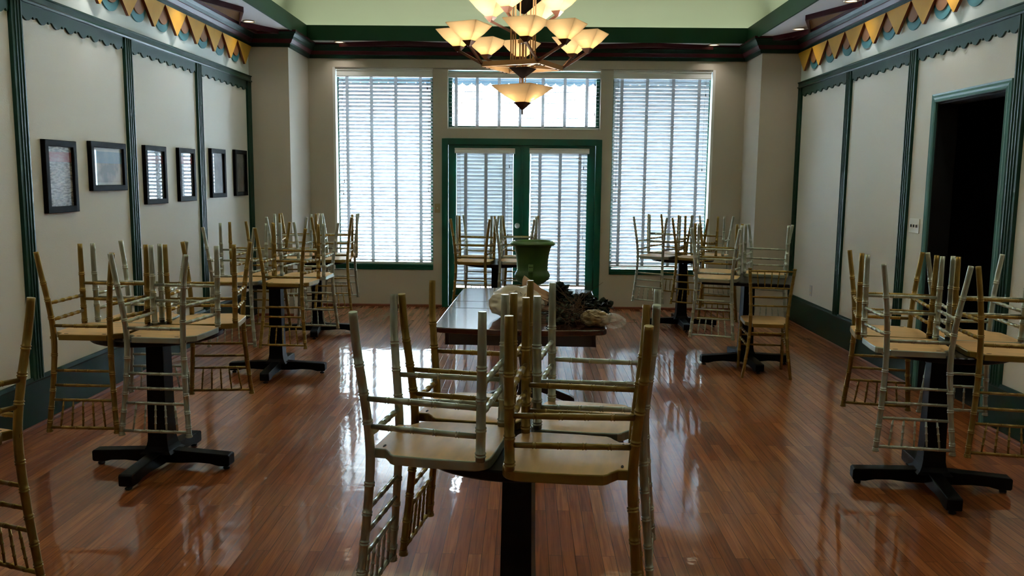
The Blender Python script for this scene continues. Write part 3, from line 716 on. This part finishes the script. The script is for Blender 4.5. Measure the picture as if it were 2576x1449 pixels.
# ------------------------------------------------------------------ long wooden table with urn
def wood(name, a, b, rough):
    return mat(name, a, rough, vary=b, vscale=3, stretch=(6, 1, 6), coat=1)
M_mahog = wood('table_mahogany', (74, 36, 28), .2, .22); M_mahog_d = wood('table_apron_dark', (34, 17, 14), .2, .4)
GX, GY, GZ = -.005, 5.52, .76
g = empty('dining_table', (GX, GY, 0), (0, 0, math.radians(-1.5))); tag(g, 'long dark mahogany table with leaf seams holding urn and bags', 'table')
def bowed(w_, l, bow, rad, n=10):
    P = []
    def arc(cx, cy, a0):
        for q in range(7):
            t = a0+PI/2*q/6; P.append((cx+rad*math.cos(t), cy+rad*math.sin(t)))
    def end(s):
        for q in range(1, n):
            t = -1+2*q/n; P.append((-s*t*(w_-rad) if s > 0 else -s*t*(w_-rad), s*(l+bow*(1-t*t))))
    arc(w_-rad, l-rad, 0); end(1); arc(-w_+rad, l-rad, PI/2); arc(-w_+rad, -l+rad, PI); end(-1); arc(w_-rad, -l+rad, 3*PI/2)
    return P
tp = bowed(.492, .875, .055, .05)
def sub(y0, y1):  # part of the top between two seams
    out = []
    n = len(tp)
    for i in range(n):
        a, b = tp[i], tp[(i+1) % n]
        if y0 <= a[1] <= y1: out.append(a)
        for yy in (y0, y1):
            if (a[1]-yy)*(b[1]-yy) < 0:
                t = (yy-a[1])/(b[1]-a[1]); out.append((a[0]+(b[0]-a[0])*t, yy, t))
    out = [(p[0], p[1]) for p in out]
    c = (sum(p[0] for p in out)/len(out), sum(p[1] for p in out)/len(out))
    return sorted(out, key=lambda p: math.atan2((p[1]-c[1]), (p[0]-c[0])))
for nm, y0, y1 in (('tabletop', -2, -.1395), ('table_leaf', -.138, .168), ('tabletop', .1695, 2)):
    MB().prism(sub(y0, y1), lambda a, b, t: (a, b, GZ-.032+.032*t)).build(nm, M_mahog, g, .006)
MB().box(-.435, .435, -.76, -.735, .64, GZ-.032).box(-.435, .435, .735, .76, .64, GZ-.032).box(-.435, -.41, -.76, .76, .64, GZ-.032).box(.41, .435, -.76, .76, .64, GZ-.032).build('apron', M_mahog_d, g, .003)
for sy in (-.42, .42):
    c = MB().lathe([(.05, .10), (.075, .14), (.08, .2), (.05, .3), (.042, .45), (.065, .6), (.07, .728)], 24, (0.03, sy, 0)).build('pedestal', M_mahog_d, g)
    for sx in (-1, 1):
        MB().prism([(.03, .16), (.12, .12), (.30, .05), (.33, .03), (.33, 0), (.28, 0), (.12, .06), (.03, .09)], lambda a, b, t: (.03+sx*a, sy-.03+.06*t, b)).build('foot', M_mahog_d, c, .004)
M_urn = mat('urn_green_glaze', (60, 96, 30), .45, vary=.25, vscale=7, coat=.15)
M_urn_l = mat('urn_plaque_pale_green', (120, 148, 86), .5)
UX, UY = .052, 6.2
u = empty('garden_urn', (UX, UY, GZ+.0008)); tag(u, 'green glazed urn with a flared rim standing on the long table', 'urn')
pr = [(0, .0), (.074, 0), (.076, .014), (.06, .022), (.034, .034), (.034, .046), (.055, .055), (.09, .072), (.122, .098), (.133, .122), (.131, .140), (.119, .158), (.117, .164), (.114, .168), (.1155, .20), (.117, .24), (.122, .28), (.130, .315), (.139, .342), (.142, .350), (.160, .352), (.169, .360), (.167, .370), (.150, .382), (.146, .385), (.138, .378), (.120, .30), (.112, .2), (.1, .16), (0, .15)]
MB().lathe(pr, 56).build('urn_body', M_urn, u)
hb = MB().prism([(-.018, .170), (.018, .170), (.018, .218), (-.018, .218)], lambda a, b, t: (a-.012, -.108-.018*t, b)); hb.build('plaque', M_urn_l, u, .003)
MB().prism([(-.016, .07), (.016, .07), (.018, .170), (-.018, .170)], lambda a, b, t: (a-.012, -.100-.042*t, b)).build('strap', M_urn, u, .006)
mk = MB()
for k in (-1, 0, 1): mk.prism([(k*.010-.012-.0035, .196), (k*.010-.012+.0035, .196), (k*.010-.012+.0025, .203), (k*.010-.012-.0025, .203)], lambda a, b, t: (a, -.1262-.0008*t, b))
mk.build('plaque_marks', M_dark, u)

# things lying on the table
def blob(name, mats, parent, c, r, amp, seed, sub=4, sq=1.0, freq=3.0):
    from mathutils import noise
    bm = bmesh.new(); bmesh.ops.create_icosphere(bm, subdivisions=sub, radius=1)
    off = Vector((seed*3.1, seed*1.7, seed*.9))
    for v in bm.verts:
        p = v.co.copy(); q = p*freq+off
        d = 1+amp*(.5-abs(noise.noise(q))*2)+amp*.4*(.5-abs(noise.noise(q*2.3))*2)+amp*.15*(.5-abs(noise.noise(q*5.1))*2)
        p = Vector((p.x*r[0], p.y*r[1], p.z*r[2]))*d
        p.z = max(p.z, -r[2]*.86)
        v.co = p+Vector(c)
    me = bpy.data.meshes.new(name); bm.to_mesh(me); bm.free()
    for m in (mats if isinstance(mats, (list, tuple)) else [mats]): me.materials.append(m)
    for p in me.polygons: p.use_smooth = True
    return link_obj(name, me, parent)
def plastic_build(nt):
    d = nt.nodes.new('ShaderNodeBsdfPrincipled'); d.inputs['Base Color'].default_value = lin((222, 208, 186))+(1,); d.inputs['Roughness'].default_value = .35
    t = nt.nodes.new('ShaderNodeBsdfTranslucent'); t.inputs[0].default_value = lin((225, 212, 190))+(1,)
    mx = nt.nodes.new('ShaderNodeMixShader'); mx.inputs[0].default_value = .3
    nt.links.new(d.outputs[0], mx.inputs[1]); nt.links.new(t.outputs[0], mx.inputs[2]); return mx.outputs[0]
M_plastic = mix_shader('bag_plastic_cream', plastic_build)
M_bagprint = mat('bag_print_dark_red', (92, 52, 44), .6)
bg_ = empty('plastic_bag', (-.05, 5.0, GZ)); tag(bg_, 'crumpled cream plastic shopping bag lying full on the long table', 'bag')
bag = blob('bag_body', M_plastic, bg_, (0, 0, .092), (.155, .19, .105), .17, 3, 5, freq=1.5)
def scribble(name, strokes, m, body, parent):
    mb = MB(); vs = [v.co for v in body.data.vertices]; c0 = Vector((0, 0, .06))
    for st in strokes:
        P = []
        for az, el in st:
            d = Vector((math.sin(az)*math.cos(el), -math.cos(az)*math.cos(el), math.sin(el)))
            q = max(vs, key=lambda v: (v-c0).normalized().dot(d)); P.append(q+d*.0015)
        if len(P) > 1: mb.tube(P, .0011, 5)
    return mb.build(name, m, parent)
scribble('bag_print', [[(-.30, .62), (-.22, .74), (-.16, .62)], [(-.26, .66), (-.14, .70)], [(-.08, .60), (-.02, .72), (.06, .64)], [(.14, .70), (.20, .60), (.27, .68), (.20, .74), (.14, .70)], [(.34, .60), (.40, .70)]], M_bagprint, bag, bg_)
M_paper = mat('wrapping_paper_peach', (214, 172, 140), .7, vary=.12, vscale=10)
def crumple_sheet(name, m, parent, corners, lift, seed, n=14, amp=.02, th=.003):
    from mathutils import noise
    A, B, C, D = [Vector(c) for c in corners]; mb = MB(); vs = []
    for side in (0, 1):
        for i in range(n+1):
            for j in range(n+1):
                s_, t = i/n, j/n
                p = A.lerp(B, s_).lerp(D.lerp(C, s_), t)
                p = p+Vector((0, 0, lift*math.sin(PI*s_)*math.sin(PI*t)))
                q = p*14+Vector((seed, seed*2, 0)); p = p+Vector((noise.noise(q), noise.noise(q+Vector((5, 0, 0))), noise.noise(q+Vector((0, 7, 0)))))*amp
                vs.append(p-Vector((0, .7, .7))*th*side)
    K = (n+1)**2; fs = []
    for i in range(n):
        for j in range(n):
            a = i*(n+1)+j; fs.append((a, a+1, a+n+2, a+n+1)); fs.append((K+a, K+a+n+1, K+a+n+2, K+a+1))
    for i in range(n):
        for a, b in ((i, i+1), (n*(n+1)+i, n*(n+1)+i+1), (i*(n+1), (i+1)*(n+1)), (i*(n+1)+n, (i+1)*(n+1)+n)): fs.append((a, b, K+b, K+a))
    mb.add(vs, fs, 0, True); return mb.build(name, m, parent)
pp = empty('wrapping_paper', (.035, 5.29, GZ)); pp.scale = (.9, 1, .8); tag(pp, 'peach sheet of wrapping paper folded to a point behind the plastic bag', 'paper')
crumple_sheet('folded_sheet', M_paper, pp, [(-.10, .02, .01), (.20, -.10, .01), (.16, -.08, .13), (-.045, .0, .285)], .02, 2)
crumple_sheet('loose_flap', M_paper, pp, [(-.02, .03, .17), (.21, -.03, .12), (.24, -.14, .02), (.04, -.13, .16)], .02, 5)
# greenery
M_leaf = mat('leaf_dark_green', (12, 24, 14), .6, vary=.35, vscale=30, spec=.2); M_leaf2 = mat('leaf_olive', (22, 30, 16), .6, vary=.35, vscale=30, spec=.2); M_twig = mat('dried_twig_brown', (88, 62, 40), .8, vary=.3, vscale=30)
def leaf(mb, p, d, L, w_, up, mi=0):
    d = d.normalized(); sd = d.cross(up)
    sd = sd.normalized() if sd.length > 1e-3 else Vector((1, 0, 0)); nn = sd.cross(d)
    pts = []
    for t, k in ((0, .0), (.25, .8), (.55, 1), (.82, .6), (1, 0)):
        c_ = p+d*L*t-nn*L*.25*t*t
        pts.append((c_-sd*w_*k, c_+nn*w_*.35*k, c_+sd*w_*k))
    for i in range(4):
        (a, b, c_), (a2, b2, c2) = pts[i], pts[i+1]
        mb.add([a, b, b2, a2], [(0, 1, 2, 3)], mi, True); mb.add([b, c_, c2, b2], [(0, 1, 2, 3)], mi, True)
def foliage(root, centers, n, L, w_, m, name, rs):
    rnd = random.Random(rs); mb = MB()
    for c_, r in centers:
        for i in range(n):
            d = Vector((rnd.gauss(0, 1), rnd.gauss(0, 1), rnd.gauss(.25, .9))).normalized()
            p = Vector(c_)+Vector((d.x*r[0], d.y*r[1], d.z*r[2]))*rnd.uniform(.35, .9)
            if p.z < .012: p.z = .012+rnd.random()*.01; d.z = abs(d.z)
            leaf(mb, p, d, L*rnd.uniform(.6, 1.2), w_*rnd.uniform(.7, 1.2), Vector((rnd.gauss(0, .5), rnd.gauss(0, .5), 1)))
    for k in range(len(mb.v)):
        if mb.v[k][2] < .004: mb.v[k] = (mb.v[k][0], mb.v[k][1], .004)
    return mb.build(name, m, root)
g1 = empty('artificial_plant', (.245, 5.17, GZ), (0, 0, 0)); g1.scale = (.92, .92, .66); tag(g1, 'upright dark green bunch of artificial leaves beside the plastic bag', 'artificial plant')
foliage(g1, [((0, 0, .07), (.09, .10, .06)), ((-.01, .03, .14), (.085, .09, .06)), ((-.03, .04, .20), (.045, .05, .05)), ((.05, -.02, .11), (.07, .08, .05))], 110, .06, .024, M_leaf, 'leaves', 1)
MB().tube([(0, 0, .004), (-.01, .02, .09), (-.03, .04, .2)], [.008, .006, .003], 8).build('stem', M_twig, g1)
tb = blob('leaf_bud', M_leaf, g1, (-.03, .05, .265), (.03, .03, .045), .15, 4, 3)
g2 = empty('artificial_plant', (.425, 5.06, GZ)); tag(g2, 'low dark ruffled artificial greenery at the right edge of the long table', 'artificial plant')
foliage(g2, [((-.06, .02, .085), (.09, .08, .045)), ((.03, -.03, .06), (.07, .08, .045)), ((-.12, .05, .05), (.06, .07, .04))], 110, .04, .019, M_leaf2, 'leaves', 2)
MB().tube([(-.16, .05, .006), (-.06, .02, .05), (.06, -.03, .07)], [.006, .005, .002], 8).build('stem', M_twig, g2)
g3 = empty('dried_flower_bundle', (.285, 4.90, GZ)); tag(g3, 'tangled brown dried twigs and moss on the long table', 'dried flowers')
rnd = random.Random(5); mb = MB()
for i in range(170):
    a = rnd.uniform(0, 2*PI); p = Vector((rnd.gauss(0, .05), rnd.gauss(0, .07), rnd.uniform(.01, .10)))
    P = [p]; d = Vector((math.cos(a), math.sin(a), rnd.uniform(-.3, .5)))*.028
    for k in range(4):
        d = d+Vector((rnd.gauss(0, .012), rnd.gauss(0, .012), rnd.gauss(0, .01))); P.append(P[-1]+d)
    for q in P: q.z = max(q.z, .004)
    mb.tube(P, [.0022, .002, .0018, .0014, .0008], 5)
mb.build('twigs', M_twig, g3)
foliage(g3, [((-.05, -.02, .05), (.07, .09, .045)), ((-.10, -.08, .04), (.05, .06, .035))], 90, .035, .013, mat('leaf_moss_grey', (70, 74, 52), .7, vary=.3, vscale=30), 'moss', 3)
M_tanwrap = mat('bundle_wrap_tan', (160, 134, 92), .3, vary=.35, vscale=14)
def clear_build(nt):
    t = nt.nodes.new('ShaderNodeBsdfTransparent'); g_ = nt.nodes.new('ShaderNodeBsdfPrincipled'); g_.inputs['Base Color'].default_value = (.85, .82, .8, 1); g_.inputs['Roughness'].default_value = .15
    mx = nt.nodes.new('ShaderNodeMixShader'); mx.inputs[0].default_value = .25
    nt.links.new(t.outputs[0], mx.inputs[1]); nt.links.new(g_.outputs[0], mx.inputs[2]); return mx.outputs[0]
M_clear = mix_shader('clear_wrap_plastic', clear_build)
g4 = empty('wrapped_bundle', (.415, 4.755, GZ), (0, 0, math.radians(-28))); tag(g4, 'tan crumpled bundle in clear wrap hanging over the near right table edge', 'bundle')
blob('wrapped_body', M_tanwrap, g4, (-.01, 0, .044), (.085, .06, .048), .24, 8, 5, freq=2.2)
blob('clear_wrap', M_clear, g4, (.095, 0, .04), (.075, .06, .042), .22, 11, 4, freq=1.8)

# ------------------------------------------------------------------ chandelier
M_bronze = mat('chandelier_bronze', (84, 50, 32), .45, metal=.3); M_brass = mat('chandelier_tan_metal', (150, 118, 78), .45, metal=.3); M_dk = mat('chandelier_dark_bronze', (7, 5, 4), .9, spec=0)
def shade_build(nt):
    d = nt.nodes.new('ShaderNodeBsdfDiffuse'); d.inputs[0].default_value = lin((166, 148, 122))+(1,)
    t = nt.nodes.new('ShaderNodeBsdfTranslucent'); t.inputs[0].default_value = lin((228, 212, 184))+(1,)
    mx = nt.nodes.new('ShaderNodeMixShader'); mx.inputs[0].default_value = .6
    nt.links.new(d.outputs[0], mx.inputs[1]); nt.links.new(t.outputs[0], mx.inputs[2]); return mx.outputs[0]
M_shade = mix_shader('chandelier_glass', shade_build)
M_bulb = mat('bulb_glow', (255, 240, 210), .5, emit=(255, 226, 170), estr=14)
CX, CY = -.032, 5.5
ch = empty('chandelier', (CX, CY, 2.04)); tag(ch, 'tiered mission chandelier with square cream glass shades, lit', 'chandelier')
def pyr(r0, z0, r1, z1, rot, th, c):
    """four-sided flared shell from half-diagonal r0 at z0 to r1 at z1, wall th"""
    mb = MB(); vs = []
    for r, z in ((r0, z0), (r0*.45+r1*.55, z0*.52+z1*.48), (r1, z1), (r1, z1+.004), (r1-th, z1+.004), ((r0*.45+r1*.55)-th, z0*.52+z1*.48+th), (max(r0-th*.5, .004), z0+th)):
        for k in range(4): vs.append((c[0]+r*math.cos(rot+k*PI/2), c[1]+r*math.sin(rot+k*PI/2), c[2]+z))
    m = len(vs)//4
    mb.add(vs, [(i*4+k, i*4+(k+1) % 4, i*4+4+(k+1) % 4, i*4+4+k) for i in range(m-1) for k in range(4)])
    mb.add(vs[:4], [(3, 2, 1, 0)]); mb.add(vs[-4:], [(0, 1, 2, 3)])
    return mb
def solid_pyr(mb, c, r0, z0, r1, z1, rot):
    vs = [(c[0]+r0*math.cos(rot+k*PI/2), c[1]+r0*math.sin(rot+k*PI/2), c[2]+z0) for k in range(4)]+[(c[0]+r1*math.cos(rot+k*PI/2), c[1]+r1*math.sin(rot+k*PI/2), c[2]+z1) for k in range(4)]
    mb.add(vs, [(0, 1, 5, 4), (1, 2, 6, 5), (2, 3, 7, 6), (3, 0, 4, 7), (3, 2, 1, 0), (4, 5, 6, 7)])
ROT = math.radians(20); WARM = (1.0, .92, .80)
def bar(mb, a, b, w_, h):
    a, b = Vector(a), Vector(b); d = (b-a).normalized(); sd = d.cross(Vector((0, 0, 1))).normalized(); up = sd.cross(d)
    vs = [p+sd*x*w_/2+up*z*h/2 for p in (a, b) for x, z in ((-1, -1), (1, -1), (1, 1), (-1, 1))]
    mb.add(vs, [(0, 1, 5, 4), (1, 2, 6, 5), (2, 3, 7, 6), (3, 0, 4, 7), (3, 2, 1, 0), (4, 5, 6, 7)])
Z0 = -2.04
def lamp(c, e, rot, r1=.148, h=.101):
    s_ = pyr(.03, .0, r1, h, rot, .004, c).build('lamp_shade', M_shade, ch)
    cp = MB(); solid_pyr(cp, c, .012, -.028, .044, .004, rot); cp.build('shade_cap', M_bronze, s_)
    b = MB().lathe([(0, 0), (.012, .004), (.02, .022), (.014, .04), (0, .048)], 12, (c[0], c[1], c[2]+.018)).build('bulb', M_bulb, s_)
    l = light('bulb_light', 'POINT', (c[0], c[1], c[2]+.072), e, WARM, shadow_soft_size=.012); l.parent = ch
def P2(r, a): return (r*math.cos(a), r*math.sin(a))
# square ring, two arms from every corner
rr = .27; zr = 2.312+Z0
rg = MB()
for k in range(4):
    a = P2(rr, ROT+k*PI/2); b = P2(rr, ROT+(k+1)*PI/2)
    bar(rg, (a[0], a[1], zr), (b[0], b[1], zr), .02, .03)
    c = P2(.06, ROT+k*PI/2); bar(rg, (c[0], c[1], zr), (a[0], a[1], zr), .016, .02)
rg.build('ring_frame', M_brass, ch)
for k in (1, 3):
    a = Vector(P2(rr, ROT+k*PI/2)); b = Vector(P2(rr, ROT+(k+1)*PI/2))
    for t in (.1, .25, .75, .9):
        p = a.lerp(b, t); MB().lathe([(0, -.003), (.006, -.003), (.006, 0), (0, 0)], 10, (p.x, p.y, zr-.015), smooth=False).build('bolt', M_dk, ch)
rd = MB()
for k in range(4):
    for d in (-.016, .016):
        p = P2(.078, ROT+PI/4+k*PI/2); q = (p[0]-d*math.sin(ROT+PI/4+k*PI/2), p[1]+d*math.cos(ROT+PI/4+k*PI/2))
        bar(rd, (q[0], q[1], zr), (q[0]+.0001, q[1], 2.80+Z0), .009, .009)
bar(rd, (0, 0, 2.14+Z0), (.0001, 0, 2.85+Z0), .014, .014)
for dx in (-.018, .018): bar(rd, (dx, 0, 2.2+Z0), (dx+.0001, 0, 2.31+Z0), .007, .007)
solid_pyr(rd, (0, 0, 0), .035, 2.455+Z0, .035, 2.475+Z0, ROT)
rd.build('rod_cluster', M_brass, ch)
dk = MB(); solid_pyr(dk, (0, 0, 0), .006, 2.235+Z0, .095, 2.30+Z0, ROT); solid_pyr(dk, (0, 0, 0), .004, 2.63+Z0, .175, 2.775+Z0, ROT); solid_pyr(dk, (0, 0, 0), .175, 2.775+Z0, .175, 2.80+Z0, ROT)
dk.build('dark_pyramid', M_dk, ch)
st_ = MB(); st_.tube([(0, 0, 2.8+Z0), (0, 0, ZC+Z0)], .011, 10); st_.lathe([(.07, ZC+Z0-.03), (.07, ZC+Z0-.001), (0, ZC+Z0-.001)], 20); st_.build('stem', M_dk, ch)
def arm(a, b):
    mb = MB(); bar(mb, a, b, .011, .016); mb.build('arm', M_bronze, ch)
EL = 4.8
for k in range(4):
    ca = P2(rr, ROT+k*PI/2)
    for s_ in (-1, 1):
        na = ROT+k*PI/2+s_*PI/4
        e_ = (ca[0]+.175*math.cos(na), ca[1]+.175*math.sin(na), 2.405+Z0)
        arm((ca[0], ca[1], zr), e_); lamp((e_[0], e_[1], e_[2]+.02), EL, ROT)
for k in range(4):
    a0 = P2(.06, ROT+PI/4+k*PI/2); e_ = P2(.235, ROT+PI/4+k*PI/2)
    arm((a0[0], a0[1], 2.52+Z0), (e_[0], e_[1], 2.61+Z0)); lamp((e_[0], e_[1], 2.632+Z0), EL, ROT)
# bottom bowl with two bulbs
s_ = pyr(.045, 2.085+Z0, .205, 2.185+Z0, math.radians(14), .005, (0, 0, 0)).build('bowl_shade', M_shade, ch)
cp = MB(); solid_pyr(cp, (0, 0, 0), .008, 2.04+Z0, .062, 2.086+Z0, math.radians(14)); cp.tube([(0, 0, 2.012+Z0), (0, 0, 2.045+Z0)], .005, 8); cp.build('bowl_finial', M_bronze, s_)
for dx in (-.06, .055):
    MB().lathe([(0, 0), (.012, .004), (.02, .022), (.014, .04), (0, .048)], 12, (dx, 0, 2.105+Z0)).build('bulb', M_bulb, s_)
    l = light('bulb_light', 'POINT', (dx, 0, 2.150+Z0), 4.4, WARM, shadow_soft_size=.012); l.parent = ch

# ------------------------------------------------------------------ recessed downlights
M_ringl = mat('downlight_ring', (210, 200, 184), .3, metal=.3); M_lens = mat('downlight_lens', (255, 238, 205), .4, emit=(255, 232, 190), estr=1.3); M_lens_off = mat('downlight_baffle', (120, 118, 110), .4)
def downlight(x, y, label, e=3.2, lit=True):
    o = empty('recessed_light', (x, y, ZS)); tag(o, label, 'recessed light', 'recessed lights in the soffit')
    MB().lathe([(.048, -.001), (.05, -.010), (.066, -.010), (.068, -.001), (.048, -.001)], 28).build('trim_ring', M_ringl, o)
    MB().lathe([(.048, -.004), (0, -.004)], 24).build('lens', M_lens if lit else M_lens_off, o)
    light('downlight_beam', 'SPOT', (x, y, ZS-.02), e, DOWN, spot_size=math.radians(125), spot_blend=.9, shadow_soft_size=.05)
DL = [(-2.90, 8.93, 'recessed light in the left soffit near the back corner'), (2.845, 9.13, 'recessed light in the right soffit near the back corner'), (2.86, 7.74, 'second recessed light in the right soffit, at the picture top'),
      (-2.24, YB-.19, 'recessed light above the left window'), (2.19, YB-.19, 'recessed light above the right window')]
for x, y, lb in DL: downlight(x, y, lb)
for i, y in enumerate((7.51, 6.09, 4.67, 3.25, 1.4, -.6)): downlight(-2.90, y, 'added unseen recessed light in the left soffit, %s from the back' % ORD[i+1], 6 if y > 4 else 11)  # out-of-view lamps added to brighten the left wall and near chairs
for i, y in enumerate((6.3, 4.88, 3.46, 1.6, -.5)): downlight(2.86, y, 'added unseen recessed light in the right soffit, %s from the back' % ORD[i+2], 6 if y > 4 else 11)  # same on the right: unseen lamps, added for more light
